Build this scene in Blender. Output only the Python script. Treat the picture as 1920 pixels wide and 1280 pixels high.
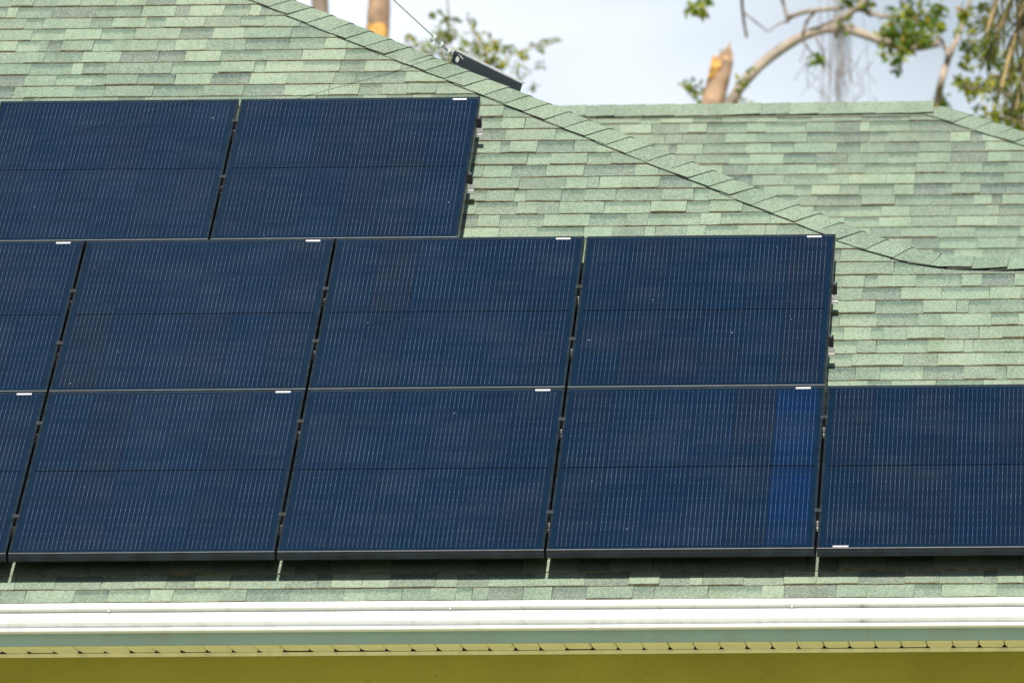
import bpy, bmesh, math, random
from mathutils import Vector, Matrix

# ------------------------------------------------------------------ scene, camera, sky, sun, exposure
for o in list(bpy.data.objects):
    bpy.data.objects.remove(o)
S = bpy.context.scene
COL = S.collection
random.seed(11)
R = math.radians

CAM = Vector((4.414285, -42.145537, -0.157091))
RIGHT = Vector((0.99830823, 0.05810194, -0.0022004))
UP = Vector((0.00811864, -0.10182126, 0.99476958))
BACK = Vector((0.057574, -0.99310452, -0.10212071))
LENS = 383.73
FPX = LENS / 36 * 1920
cam_d = bpy.data.cameras.new('camera')
cam_d.lens = LENS
cam_d.sensor_width = 36
cam_d.clip_start = 0.5
cam_d.clip_end = 3000
cam_d.dof.use_dof = True
cam_d.dof.focus_distance = 44.3
cam_d.dof.aperture_fstop = 8.0
cam_o = bpy.data.objects.new('camera', cam_d)
cam_o.matrix_world = Matrix(((RIGHT.x, UP.x, BACK.x, CAM.x), (RIGHT.y, UP.y, BACK.y, CAM.y),
                             (RIGHT.z, UP.z, BACK.z, CAM.z), (0, 0, 0, 1)))
COL.objects.link(cam_o)
S.camera = cam_o

SUN_EL = 48.0
world = bpy.data.worlds.new('World')
S.world = world
world.use_nodes = True
wn = world.node_tree.nodes
wl = world.node_tree.links
bg = wn['Background']
sky = wn.new('ShaderNodeTexSky')
sky.sky_type = 'NISHITA'
sky.sun_disc = False
sky.sun_elevation = R(SUN_EL)
sky.sun_rotation = R(180)
sky.air_density = 1.0
sky.dust_density = 1.0
sky.ozone_density = 1.4
tcw = wn.new('ShaderNodeTexCoord')
mpw = wn.new('ShaderNodeMapping')
mpw.inputs['Scale'].default_value = (1, 1, 1.6)
mpw.inputs['Location'].default_value = (0.33, 0.1, 0.21)
wl.new(tcw.outputs['Generated'], mpw.inputs['Vector'])
cn = wn.new('ShaderNodeTexNoise')                       # soft broken cloud over the whole sky
cn.inputs['Scale'].default_value = 7.5
cn.inputs['Detail'].default_value = 4.0
cn.inputs['Roughness'].default_value = 0.5
cn.inputs['Distortion'].default_value = 0.4
wl.new(mpw.outputs['Vector'], cn.inputs['Vector'])
cr = wn.new('ShaderNodeMapRange')
cr.inputs['From Min'].default_value = 0.40
cr.inputs['From Max'].default_value = 0.74
cr.interpolation_type = 'SMOOTHSTEP'
sepw = wn.new('ShaderNodeSeparateXYZ')
wl.new(tcw.outputs['Generated'], sepw.inputs['Vector'])
hz = wn.new('ShaderNodeMapRange')                       # a cloud layer is seen edge-on towards the horizon
hz.inputs['From Min'].default_value = 0.0
hz.inputs['From Max'].default_value = 0.38
hz.inputs['To Min'].default_value = 0.35
hz.inputs['To Max'].default_value = -0.12
wl.new(sepw.outputs['Z'], hz.inputs['Value'])
cadd = wn.new('ShaderNodeMath')
cadd.operation = 'ADD'
wl.new(cn.outputs['Fac'], cadd.inputs[0])
wl.new(hz.outputs['Result'], cadd.inputs[1])
wl.new(cadd.outputs[0], cr.inputs['Value'])
cmx = wn.new('ShaderNodeMix')
cmx.data_type = 'RGBA'
cmx.inputs['B'].default_value = (15.3, 16.4, 17.9, 1)
wl.new(cr.outputs['Result'], cmx.inputs['Factor'])
wl.new(sky.outputs['Color'], cmx.inputs['A'])
wl.new(cmx.outputs['Result'], bg.inputs['Color'])
bg.inputs['Strength'].default_value = 0.062

sun_d = bpy.data.lights.new('sun', 'SUN')
sun_d.energy = 5.0
sun_d.angle = R(0.53)
sun_d.color = (1.0, 0.955, 0.88)
sun_o = bpy.data.objects.new('sun', sun_d)
sun_o.rotation_euler = (R(90 - SUN_EL), 0, 0)
sun_o.location = (0, -10, 40)
COL.objects.link(sun_o)

S.view_settings.view_transform = 'Standard'
S.view_settings.look = 'None'
S.view_settings.gamma = 1
S.view_settings.use_curve_mapping = False
S.view_settings.exposure = 0.12
S.render.resolution_x = 1024
S.render.resolution_y = 682

# ------------------------------------------------------------------ frames of reference
PITCH = math.atan(0.5)
CP, SP = math.cos(PITCH), math.sin(PITCH)
ROOF_O = Vector((0, 0, 3.365))             # front roof frame: u along eave, v up the slope, w off the slope
REAR_O = Vector((2.7198, 12.0, 6.5726))    # rear roof frame, v = 0 near its ridge
SHINGLE_W = -0.138                         # shingle surface below the panels' top plane


def roof_w(u, v, w, o=ROOF_O):
    return Vector((o.x + u, o.y + v * CP - w * SP, o.z + v * SP + w * CP))


def px(p):
    c = p - CAM
    z = -c.dot(BACK)
    return 960 + FPX * c.dot(RIGHT) / z, 640 - FPX * c.dot(UP) / z


def at(x, y, Y):
    """point in the place on the sight line of photograph pixel x, y at world depth Y"""
    d = RIGHT * ((x - 960) / FPX) - UP * ((y - 640) / FPX) - BACK
    return CAM + d * ((Y - CAM.y) / d.y)


# ------------------------------------------------------------------ mesh helpers
def mesh_obj(name, verts, faces, mat, parent=None, fmat=None, smooth=False, tone=None, uvs=None):
    me = bpy.data.meshes.new(name)
    me.from_pydata([tuple(v) for v in verts], [], faces)
    mats = mat if isinstance(mat, (list, tuple)) else [mat]
    for m in mats:
        me.materials.append(m)
    if fmat:
        me.polygons.foreach_set('material_index', fmat)
    if smooth:
        me.polygons.foreach_set('use_smooth', [True] * len(me.polygons))
    if tone:
        at_ = me.attributes.new('tone', 'FLOAT_COLOR', 'FACE')
        at_.data.foreach_set('color', [c for t in tone for c in t])
    if uvs:
        uv = me.uv_layers.new(name='UVMap')
        uv.data.foreach_set('uv', [c for t in uvs for c in t])
    me.update()
    o = bpy.data.objects.new(name, me)
    COL.objects.link(o)
    if parent:
        o.parent = parent
    return o


def empty(name, loc, rot=(0, 0, 0), parent=None):
    o = bpy.data.objects.new(name, None)
    o.empty_display_size = 0.2
    o.location = loc
    o.rotation_euler = rot
    COL.objects.link(o)
    if parent:
        o.parent = parent
    return o


def tag(o, label, cat, group=None):
    o['label'] = label
    o['category'] = cat
    if group:
        o['group'] = group
    return o


class MB:
    def __init__(s):
        s.v, s.f, s.m = [], [], []

    def box(s, x0, x1, y0, y1, z0, z1, m=0):
        b = len(s.v)
        s.v += [(x0, y0, z0), (x1, y0, z0), (x1, y1, z0), (x0, y1, z0), (x0, y0, z1), (x1, y0, z1), (x1, y1, z1), (x0, y1, z1)]
        s.f += [(b, b + 3, b + 2, b + 1), (b + 4, b + 5, b + 6, b + 7), (b, b + 1, b + 5, b + 4), (b + 1, b + 2, b + 6, b + 5),
                (b + 2, b + 3, b + 7, b + 6), (b + 3, b, b + 4, b + 7)]
        s.m += [m] * 6
        return s

    def extrude_x(s, prof, x0, x1, m=0, cap=True, mats=None):
        b = len(s.v)
        n = len(prof)
        s.v += [(x0, y, z) for y, z in prof] + [(x1, y, z) for y, z in prof]
        for i in range(n):
            j = (i + 1) % n
            s.f.append((b + i, b + j, b + n + j, b + n + i))
            s.m.append(mats[i] if mats else m)
        if cap:
            s.f += [tuple(range(b + n - 1, b - 1, -1)), tuple(range(b + n, b + 2 * n))]
            s.m += [m, m]
        return s

    def tube(s, pts, rad, n=8, m=0, cap=True, jit=0.0):
        b = len(s.v)
        pts = [Vector(p) for p in pts]
        k = len(pts)
        if not isinstance(rad, (list, tuple)):
            rad = [rad] * k
        ref = Vector((0.31, 0.9, 0.2))
        for i, p in enumerate(pts):
            t = (pts[min(i + 1, k - 1)] - pts[max(i - 1, 0)]).normalized()
            a = t.cross(ref).normalized()
            c = t.cross(a)
            for q in range(n):
                th = 2 * math.pi * q / n
                r = rad[i] * (1 + random.uniform(-jit, jit))
                s.v.append(p + a * (math.cos(th) * r) + c * (math.sin(th) * r))
        for i in range(k - 1):
            for q in range(n):
                q2 = (q + 1) % n
                s.f.append((b + i * n + q, b + i * n + q2, b + (i + 1) * n + q2, b + (i + 1) * n + q))
                s.m.append(m)
        if cap:
            s.f += [tuple(range(b + n - 1, b - 1, -1)), tuple(range(b + (k - 1) * n, b + k * n))]
            s.m += [m, m]
        return s

    def build(s, name, mat, parent=None, smooth=False):
        return mesh_obj(name, s.v, s.f, mat, parent, s.m, smooth)


# ------------------------------------------------------------------ materials
def new_mat(name):
    m = bpy.data.materials.new(name)
    m.use_nodes = True
    nt = m.node_tree
    return m, nt.nodes, nt.links, nt.nodes['Principled BSDF']


def ramp(nodes, stops):
    r = nodes.new('ShaderNodeValToRGB')
    e = r.color_ramp.elements
    while len(e) < len(stops):
        e.new(0.5)
    for i, (p, c) in enumerate(stops):
        e[i].position = p
        e[i].color = (*c, 1)
    return r


def mix(nodes, links, a, b, fac, mode='MIX'):
    m = nodes.new('ShaderNodeMix')
    m.data_type = 'RGBA'
    m.blend_type = mode
    for k, v in (('A', a), ('B', b), ('Factor', fac)):
        if hasattr(v, 'links'):
            links.new(v, m.inputs[k])
        elif k == 'Factor':
            m.inputs[k].default_value = v
        else:
            m.inputs[k].default_value = (*v, 1)
    return m.outputs['Result']


def math_n(nodes, links, op, a, b=None, c=None):
    m = nodes.new('ShaderNodeMath')
    m.operation = op
    for i, v in enumerate((a, b, c)):
        if v is None:
            continue
        if hasattr(v, 'links'):
            links.new(v, m.inputs[i])
        else:
            m.inputs[i].default_value = v
    return m.outputs[0]


def maprange(nodes, links, v, a, b, c=0.0, d=1.0, smooth=False):
    m = nodes.new('ShaderNodeMapRange')
    if smooth:
        m.interpolation_type = 'SMOOTHSTEP'
    links.new(v, m.inputs['Value'])
    for k, x in (('From Min', a), ('From Max', b), ('To Min', c), ('To Max', d)):
        m.inputs[k].default_value = x
    return m.outputs['Result']


def noise(nodes, links, vec, scale, detail=2.0, rough=0.5):
    n = nodes.new('ShaderNodeTexNoise')
    n.inputs['Scale'].default_value = scale
    n.inputs['Detail'].default_value = detail
    n.inputs['Roughness'].default_value = rough
    if vec is not None:
        links.new(vec, n.inputs['Vector'])
    return n.outputs['Fac']


def simple(name, col, rough=0.5, metal=0.0, var=0.0, scale=8.0, spec=0.5, bump=0.0, bscale=200.0):
    m, N, L, b = new_mat(name)
    b.inputs['Roughness'].default_value = rough
    b.inputs['Metallic'].default_value = metal
    b.inputs['Specular IOR Level'].default_value = spec
    g = N.new('ShaderNodeNewGeometry').outputs['Position']
    if var:
        f = noise(N, L, g, scale, 4)
        dark = tuple(c * (1 - var) for c in col)
        light = tuple(min(1, c * (1 + var)) for c in col)
        L.new(mix(N, L, dark, light, maprange(N, L, f, 0.3, 0.7)), b.inputs['Base Color'])
    else:
        b.inputs['Base Color'].default_value = (*col, 1)
    if bump:
        bp = N.new('ShaderNodeBump')
        bp.inputs['Strength'].default_value = bump
        bp.inputs['Distance'].default_value = 0.004
        L.new(noise(N, L, g, bscale, 3), bp.inputs['Height'])
        L.new(bp.outputs['Normal'], b.inputs['Normal'])
    return m


def shingle_material():
    m, N, L, b = new_mat('shingle_granules')
    b.inputs['Roughness'].default_value = 0.92
    b.inputs['Specular IOR Level'].default_value = 0.2
    a = N.new('ShaderNodeAttribute')
    a.attribute_name = 'tone'
    sp = N.new('ShaderNodeSeparateColor')
    L.new(a.outputs['Color'], sp.inputs['Color'])
    uv = N.new('ShaderNodeUVMap')
    sx = N.new('ShaderNodeSeparateXYZ')
    L.new(uv.outputs['UV'], sx.inputs['Vector'])
    pos = N.new('ShaderNodeNewGeometry').outputs['Position']
    base = ramp(N, [(0.0, (0.172, 0.200, 0.168)), (0.35, (0.205, 0.258, 0.192)), (0.7, (0.258, 0.326, 0.232)), (1.0, (0.316, 0.394, 0.272))])
    L.new(sp.outputs['Red'], base.inputs['Fac'])
    # granules: two sizes of speckle in dark blue-grey and pale green
    n1 = noise(N, L, pos, 105.0, 2, 0.75)
    n2 = noise(N, L, pos, 135.0, 1, 0.7)
    dk = mix(N, L, base.outputs['Color'], (0.085, 0.105, 0.105), maprange(N, L, n1, 0.49, 0.33, 0.0, 0.8))
    lt = mix(N, L, dk, (0.50, 0.56, 0.42), maprange(N, L, n2, 0.52, 0.70, 0.0, 0.7))
    # the printed dark band along the head of the low tabs, ragged at its lower edge
    n3 = noise(N, L, pos, 55.0, 3, 0.6)
    edge = math_n(N, L, 'ADD', sx.outputs['Y'], math_n(N, L, 'MULTIPLY', math_n(N, L, 'SUBTRACT', n3, 0.5), 0.5))
    band = math_n(N, L, 'MULTIPLY', maprange(N, L, edge, 0.5, 0.8, 0, 1, True), sp.outputs['Green'])
    bd = mix(N, L, lt, (0.60, 0.66, 0.68), band, 'MULTIPLY')
    # broad weathering and ochre dirt caught along the butt edges
    n4 = noise(N, L, pos, 1.3, 3)
    we = mix(N, L, bd, (0.86, 0.92, 0.93), maprange(N, L, n4, 0.4, 0.65), 'MULTIPLY')
    stv = N.new('ShaderNodeMapping')                       # run-off streaks down the slope
    stv.inputs['Scale'].default_value = (7.0, 0.7, 0.7)
    L.new(pos, stv.inputs['Vector'])
    we = mix(N, L, we, (0.84, 0.86, 0.82), maprange(N, L, noise(N, L, stv.outputs['Vector'], 1.0, 4, 0.6), 0.5, 0.72), 'MULTIPLY')
    n5 = noise(N, L, pos, 24.0, 3, 0.6)
    dirt = math_n(N, L, 'MULTIPLY', maprange(N, L, sx.outputs['Y'], 0.10, 0.0), maprange(N, L, n5, 0.42, 0.6, 0.1, 0.8))
    di = mix(N, L, we, (0.17, 0.14, 0.06), dirt)
    L.new(di, b.inputs['Base Color'])
    bp = N.new('ShaderNodeBump')
    bp.inputs['Strength'].default_value = 0.5
    bp.inputs['Distance'].default_value = 0.002
    L.new(n1, bp.inputs['Height'])
    L.new(bp.outputs['Normal'], b.inputs['Normal'])
    return m


def cell_material():
    m, N, L, b = new_mat('solar_cell')
    tc = N.new('ShaderNodeTexCoord').outputs['Object']
    sx = N.new('ShaderNodeSeparateXYZ')
    L.new(tc, sx.inputs['Vector'])
    pos = N.new('ShaderNodeNewGeometry').outputs['Position']
    oi = N.new('ShaderNodeObjectInfo').outputs['Random']
    # colour of the wafer: each string of cells has its own cast, single wafers differ a little
    oc = N.new('ShaderNodeSeparateColor')
    L.new([n for n in N if n.type == 'OBJECT_INFO'][0].outputs['Color'], oc.inputs['Color'])
    f = oc.outputs['Red']
    base = ramp(N, [(0.0, (0.0015, 0.016, 0.064)), (0.3, (0.002, 0.0138, 0.038)), (0.6, (0.003, 0.0130, 0.032)), (1.0, (0.0075, 0.0120, 0.026))])
    L.new(f, base.inputs['Fac'])
    # nine bus wires along the slope, soldered pads at the ends of each wafer
    t = math_n(N, L, 'FRACT', math_n(N, L, 'MULTIPLY', math_n(N, L, 'ADD', sx.outputs['X'], 0.0805), 9 / 0.161))
    d = math_n(N, L, 'MULTIPLY', math_n(N, L, 'ABSOLUTE', math_n(N, L, 'SUBTRACT', t, 0.5)), 0.0179)
    ay = math_n(N, L, 'ABSOLUTE', sx.outputs['Y'])
    wire = maprange(N, L, d, 0.00085, 0.0005)
    pad = math_n(N, L, 'MULTIPLY', maprange(N, L, d, 0.0016, 0.0011), maprange(N, L, ay, 0.0345, 0.037))
    oi2 = math_n(N, L, 'FRACT', math_n(N, L, 'MULTIPLY', oi, 37.7))
    nw = noise(N, L, pos, 9.0, 2)
    wb = math_n(N, L, 'MULTIPLY', maprange(N, L, oi2, 0.0, 1.0, 0.5, 1.0), maprange(N, L, nw, 0.3, 0.7, 0.6, 1.0))
    wf = math_n(N, L, 'MULTIPLY', wire, wb)
    c1 = mix(N, L, base.outputs['Color'], (0.095, 0.14, 0.19), wf)
    c2 = mix(N, L, c1, (0.155, 0.21, 0.265), math_n(N, L, 'MULTIPLY', pad, wb))
    # droppings, dust specks and a thin uneven film of dust
    vo = N.new('ShaderNodeTexVoronoi')
    vo.inputs['Scale'].default_value = 12.0
    L.new(pos, vo.inputs['Vector'])
    vs = N.new('ShaderNodeSeparateColor')
    L.new(vo.outputs['Color'], vs.inputs['Color'])
    lim = math_n(N, L, 'MULTIPLY', maprange(N, L, vs.outputs['Red'], 0.55, 1.0), 0.036)
    spk = math_n(N, L, 'LESS_THAN', vo.outputs['Distance'], lim)
    c3 = mix(N, L, c2, (0.62, 0.64, 0.63), spk)
    df = maprange(N, L, noise(N, L, pos, 3.0, 5, 0.65), 0.45, 0.8, 0.0, 0.025)
    c4 = mix(N, L, c3, (0.36, 0.36, 0.33), df)
    L.new(c4, b.inputs['Base Color'])
    b.inputs['Roughness'].default_value = 0.16
    b.inputs['IOR'].default_value = 1.24
    b.inputs['Specular IOR Level'].default_value = 0.5
    return m


M = {}
M['shingle'] = shingle_material()
M['butt'] = simple('shingle_cut_edge', (0.125, 0.108, 0.062), 0.95, var=0.6, scale=30)
M['cap_butt'] = simple('cap_cut_edge', (0.055, 0.052, 0.038), 0.95, var=0.5, scale=30)
M['cell'] = cell_material()
M['glass'] = simple('laminate_face', (0.004, 0.016, 0.036), 0.14, var=0.15)
M['glass'].node_tree.nodes['Principled BSDF'].inputs['IOR'].default_value = 1.24
M['frame'] = simple('black_anodised_frame', (0.012, 0.020, 0.027), 0.34, var=0.45, scale=14, spec=0.35)
M['sticker'] = simple('white_sticker', (0.8, 0.8, 0.8), 0.5)
M['alu'] = simple('mill_aluminium', (0.72, 0.70, 0.70), 0.45, metal=0.35, var=0.12, scale=60)
M['steel'] = simple('zinc_steel', (0.55, 0.57, 0.58), 0.35, metal=0.8, var=0.15, scale=80)
M['dull'] = simple('weathered_steel', (0.11, 0.12, 0.12), 0.45, metal=0.6, var=0.3, scale=90)
M['clamp'] = simple('black_clamp', (0.012, 0.012, 0.013), 0.45)
M['white_metal'] = simple('white_painted_gutter', (0.80, 0.81, 0.80), 0.35, var=0.03, scale=3)
M['fascia'] = simple('green_bounce_fascia', (0.27, 0.40, 0.35), 0.25, var=0.04, scale=4)  # white board; green reflected light and shade are put into its base colour
M['soffit'] = simple('cream_soffit', (0.84, 0.83, 0.56), 0.5, var=0.04, scale=6)

g_ = M['white_metal'].node_tree
gb_ = g_.nodes['Principled BSDF']
lk_ = gb_.inputs['Base Color'].links[0].from_socket
gm_ = g_.nodes.new('ShaderNodeMapping')
gm_.inputs['Scale'].default_value = (9.0, 3.0, 1.2)
g_.links.new(g_.nodes.new('ShaderNodeNewGeometry').outputs['Position'], gm_.inputs['Vector'])
gx_ = mix(g_.nodes, g_.links, lk_, (0.30, 0.28, 0.20), maprange(g_.nodes, g_.links, noise(g_.nodes, g_.links, gm_.outputs['Vector'], 2.0, 6, 0.7), 0.5, 0.8, 0.0, 0.35))
g_.links.new(gx_, gb_.inputs['Base Color'])

g_ = M['fascia'].node_tree
gb_ = g_.nodes['Principled BSDF']
lk_ = gb_.inputs['Base Color'].links[0].from_socket
gm_ = g_.nodes.new('ShaderNodeMapping')
gm_.inputs['Scale'].default_value = (9.0, 3.0, 1.2)
g_.links.new(g_.nodes.new('ShaderNodeNewGeometry').outputs['Position'], gm_.inputs['Vector'])
gx_ = mix(g_.nodes, g_.links, lk_, (0.30, 0.28, 0.20), maprange(g_.nodes, g_.links, noise(g_.nodes, g_.links, gm_.outputs['Vector'], 2.0, 6, 0.7), 0.5, 0.8, 0.0, 0.6))
g_.links.new(gx_, gb_.inputs['Base Color'])

g_ = M['soffit'].node_tree
gb_ = g_.nodes['Principled BSDF']
lk_ = gb_.inputs['Base Color'].links[0].from_socket
gm_ = g_.nodes.new('ShaderNodeMapping')
gm_.inputs['Scale'].default_value = (9.0, 3.0, 1.2)
g_.links.new(g_.nodes.new('ShaderNodeNewGeometry').outputs['Position'], gm_.inputs['Vector'])
gx_ = mix(g_.nodes, g_.links, lk_, (0.30, 0.28, 0.20), maprange(g_.nodes, g_.links, noise(g_.nodes, g_.links, gm_.outputs['Vector'], 2.0, 6, 0.7), 0.5, 0.8, 0.0, 0.35))
g_.links.new(gx_, gb_.inputs['Base Color'])

M['attic'] = simple('attic_shade', (0.02, 0.016, 0.012), 0.95)  # near-black, attic shade painted in behind the soffit gaps
M['deck'] = simple('roof_deck', (0.05, 0.045, 0.035), 0.95)


def wall_material():
    m, N, L, b = new_mat('yellow_stucco')
    pos = N.new('ShaderNodeNewGeometry').outputs['Position']
    n1 = noise(N, L, pos, 1.8, 4, 0.6)
    c = mix(N, L, (0.25, 0.235, 0.026), (0.33, 0.31, 0.038), maprange(N, L, n1, 0.3, 0.7))
    n2 = noise(N, L, pos, 38.0, 2, 0.5)
    c = mix(N, L, c, (0.16, 0.14, 0.03), maprange(N, L, n2, 0.69, 0.76, 0, 0.8))
    L.new(c, b.inputs['Base Color'])
    b.inputs['Roughness'].default_value = 0.85
    bp = N.new('ShaderNodeBump')
    bp.inputs['Strength'].default_value = 0.4
    bp.inputs['Distance'].default_value = 0.004
    L.new(noise(N, L, pos, 120, 4, 0.6), bp.inputs['Height'])
    L.new(bp.outputs['Normal'], b.inputs['Normal'])
    return m


M['wall'] = wall_material()


def ground_material(name, a, b_, s):
    m, N, L, b = new_mat(name)
    pos = N.new('ShaderNodeNewGeometry').outputs['Position']
    n1 = noise(N, L, pos, s, 6, 0.65)
    L.new(mix(N, L, a, b_, maprange(N, L, n1, 0.35, 0.65)), b.inputs['Base Color'])
    b.inputs['Roughness'].default_value = 0.95
    return m


M['grass'] = ground_material('lawn_grass', (0.10, 0.125, 0.03), (0.18, 0.19, 0.055), 1.5)
M['concrete'] = ground_material('pale_concrete', (0.52, 0.50, 0.36), (0.62, 0.59, 0.44), 2.2)


def leaf_mat(name, a, b_, c):
    m, N, L, b = new_mat(name)
    g = N.new('ShaderNodeNewGeometry')
    r = ramp(N, [(0.0, a), (0.55, b_), (0.93, c), (1.0, (0.30, 0.10, 0.02))])
    L.new(g.outputs['Random Per Island'], r.inputs['Fac'])
    L.new(r.outputs['Color'], b.inputs['Base Color'])
    b.inputs['Roughness'].default_value = 0.4
    tr = N.new('ShaderNodeBsdfTranslucent')
    L.new(mix(N, L, r.outputs['Color'], (1.5, 1.5, 0.5), 0.5, 'MULTIPLY'), tr.inputs['Color'])
    ms = N.new('ShaderNodeMixShader')
    ms.inputs[0].default_value = 0.4
    L.new(b.outputs[0], ms.inputs[1])
    L.new(tr.outputs[0], ms.inputs[2])
    L.new(ms.outputs[0], N['Material Output'].inputs['Surface'])
    return m


M['leaf'] = leaf_mat('broad_leaf', (0.11, 0.18, 0.018), (0.27, 0.33, 0.03), (0.46, 0.41, 0.05))
M['leaf_dark'] = leaf_mat('dark_leaf', (0.075, 0.16, 0.022), (0.20, 0.29, 0.028), (0.40, 0.39, 0.045))
M['palm'] = leaf_mat('palm_leaflet', (0.035, 0.07, 0.010), (0.085, 0.10, 0.016), (0.22, 0.17, 0.05))
M['bark'] = simple('pale_bark', (0.40, 0.33, 0.26), 0.9, var=0.3, scale=9, bump=0.6, bscale=40)
M['bark_dark'] = simple('grey_brown_bark', (0.27, 0.21, 0.16), 0.9, var=0.35, scale=9, bump=0.6, bscale=40)
M['bark_warm'] = simple('warm_stripped_bark', (0.38, 0.25, 0.16), 0.9, var=0.55, scale=7, bump=0.8, bscale=30)
M['torn'] = simple('fresh_torn_wood', (0.66, 0.36, 0.10), 0.8, var=0.35, scale=22)
M['splinter'] = simple('pale_split_wood', (0.50, 0.33, 0.19), 0.85, var=0.35, scale=22)
M['rachis'] = simple('tan_frond_stalk', (0.36, 0.27, 0.12), 0.7, var=0.3, scale=10)
M['vine'] = simple('dry_vine', (0.25, 0.21, 0.19), 0.9, var=0.3, scale=12)

# ------------------------------------------------------------------ ground
gv, gf = [], []
NX = [-400, -60, -20, 0, 20, 60, 400]
NY = [-300, -80, -42, -25, -12, -4, 0, 12, 30, 60, 150, 900]


def ground_z(y):
    if y > -4:
        return 0.0
    if y < -42:
        return -1.75
    return -1.75 * (-4 - y) / 38


for y in NY:
    for x in NX:
        gv.append((x, y, ground_z(y)))
for j in range(len(NY) - 1):
    for i in range(len(NX) - 1):
        a = j * len(NX) + i
        gf.append((a, a + 1, a + 1 + len(NX), a + len(NX)))
ground = mesh_obj('ground', gv, gf, M['grass'])
ground['kind'] = 'structure'
pv = MB().box(-9, 13, -6.0, 0.6, -0.2, 0.035)
bounce_patio = pv.build('bounce_patio', M['concrete'])  # unseen slab, added and kept pale to bounce sunlight onto the soffit
bounce_patio['kind'] = 'structure'

# ------------------------------------------------------------------ house
house = empty('house', (2, 6, 0))
tag(house, 'yellow stucco house with green shingled hip roofs and white gutter', 'house')
HINV = Matrix.Translation((-2, -6, 0))


def hpart(o, m=None):
    """parent a piece built in world coordinates to the house"""
    o.parent = house
    o.matrix_parent_inverse = HINV
    return o


EAVE_V = -0.192
eave = roof_w(0, EAVE_V, SHINGLE_W)        # lower shingle edge
FASCIA_Y = eave.y + 0.035
EAVE_Z = eave.z
XL, XR = -5.0, 8.5                          # house ends, both outside the picture

hip_p, hip_d = Vector((1.702, 5.706)), Vector((0.648, -0.7617))
RIDGE_V = 3.559                             # low ridge on the right
MAIN_V = 8.25                               # main ridge, above the picture
hip_low_u = 1.702 + (5.706 - RIDGE_V) / 1.1756
hip_top_u = 1.702 - (MAIN_V - 5.706) / 1.1756


def slab(name, poly, w0, w1, parent, mat):
    n = len(poly)
    v = [(u, vv, w0) for u, vv in poly] + [(u, vv, w1) for u, vv in poly]
    f = [tuple(range(n - 1, -1, -1)), tuple(range(n, 2 * n))]
    for i in range(n):
        j = (i + 1) % n
        f.append((i, j, n + j, n + i))
    return mesh_obj(name, v, f, mat, parent)


front_roof = slab('front_roof', [(XL, EAVE_V + 0.02), (XR, EAVE_V + 0.02), (XR, RIDGE_V), (hip_low_u, RIDGE_V), (hip_top_u, MAIN_V), (XL, MAIN_V)],
                  SHINGLE_W - 0.03, SHINGLE_W - 0.008, None, M['deck'])
front_roof.parent = house
front_roof.location = ROOF_O - Vector((2, 6, 0))
front_roof.rotation_euler = (PITCH, 0, 0)

RHIP_U, RRIDGE_V = 0.66, 0.02
rear_poly = [(-6.5, -7.0), (RHIP_U + 7.0 / 0.97, -7.0), (RHIP_U, RRIDGE_V), (-6.5, RRIDGE_V)]
rear_roof = slab('rear_roof', rear_poly, -0.03, -0.008, None, M['deck'])
rear_roof.parent = house
rear_roof.location = REAR_O - Vector((2, 6, 0))
rear_roof.rotation_euler = (PITCH, 0, 0)

# roof faces that turn away from the camera
a = roof_w(hip_top_u, MAIN_V, SHINGLE_W - 0.012)
b = roof_w(hip_low_u, RIDGE_V, SHINGLE_W - 0.012)
c = roof_w(XR, RIDGE_V, SHINGLE_W - 0.012)
d = roof_w(XL, MAIN_V, SHINGLE_W - 0.012)
east_end = Vector((b.x, 2 * a.y - b.y, b.z))
r0 = Vector((XL, 2 * a.y - eave.y, eave.z))
mesh_o = mesh_obj('side_roof', [a, b, east_end], [(0, 1, 2)], M['shingle'], tone=[(0.6, 0, 0.5, 1)], uvs=[(0, 0.3)] * 3)
hpart(mesh_o)
vy = (6.325 + b.z - 4.78) - 0.61
back = [b, c, Vector((XR, 5.75, b.z - (5.75 - b.y) * 0.5)), Vector((b.x + 0.2, 5.75, b.z - (5.75 - b.y) * 0.5))]
mesh_o = mesh_obj('low_roof_back', back, [(0, 1, 2, 3)], M['shingle'], tone=[(0.6, 0, 0.5, 1)], uvs=[(0, 0.3)] * 4)
hpart(mesh_o)
mesh_o = mesh_obj('main_roof_back', [d, a, east_end, Vector((XL, east_end.y, east_end.z))], [(0, 1, 2, 3)], M['shingle'], tone=[(0.6, 0, 0.5, 1)], uvs=[(0, 0.3)] * 4)
hpart(mesh_o)
rr0 = roof_w(-6.5, RRIDGE_V, -0.012, REAR_O)
rr1 = roof_w(RHIP_U, RRIDGE_V, -0.012, REAR_O)
rh = roof_w(RHIP_U + 7.0 / 0.97, -7.0, -0.012, REAR_O)
rb1 = Vector((rh.x, 2 * rr1.y - rh.y, rh.z))
rb0 = Vector((rr0.x, rb1.y, rb1.z))
mesh_o = mesh_obj('rear_roof_back', [rr0, rr1, rb1, rb0], [(0, 1, 2, 3)], M['shingle'], tone=[(0.6, 0, 0.5, 1)], uvs=[(0, 0.3)] * 4)
hpart(mesh_o)
mesh_o = mesh_obj('rear_roof_side', [rr1, rh, rb1], [(0, 1, 2)], M['shingle'], tone=[(0.6, 0, 0.5, 1)], uvs=[(0, 0.3)] * 3)
hpart(mesh_o)


# ---- shingles
def wave(u, k, amp=0.0045):
    return amp * (math.sin(u * 1.9 + k * 2.3) + 0.7 * math.sin(u * 4.3 + k * 5.1)) * 0.6


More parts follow.
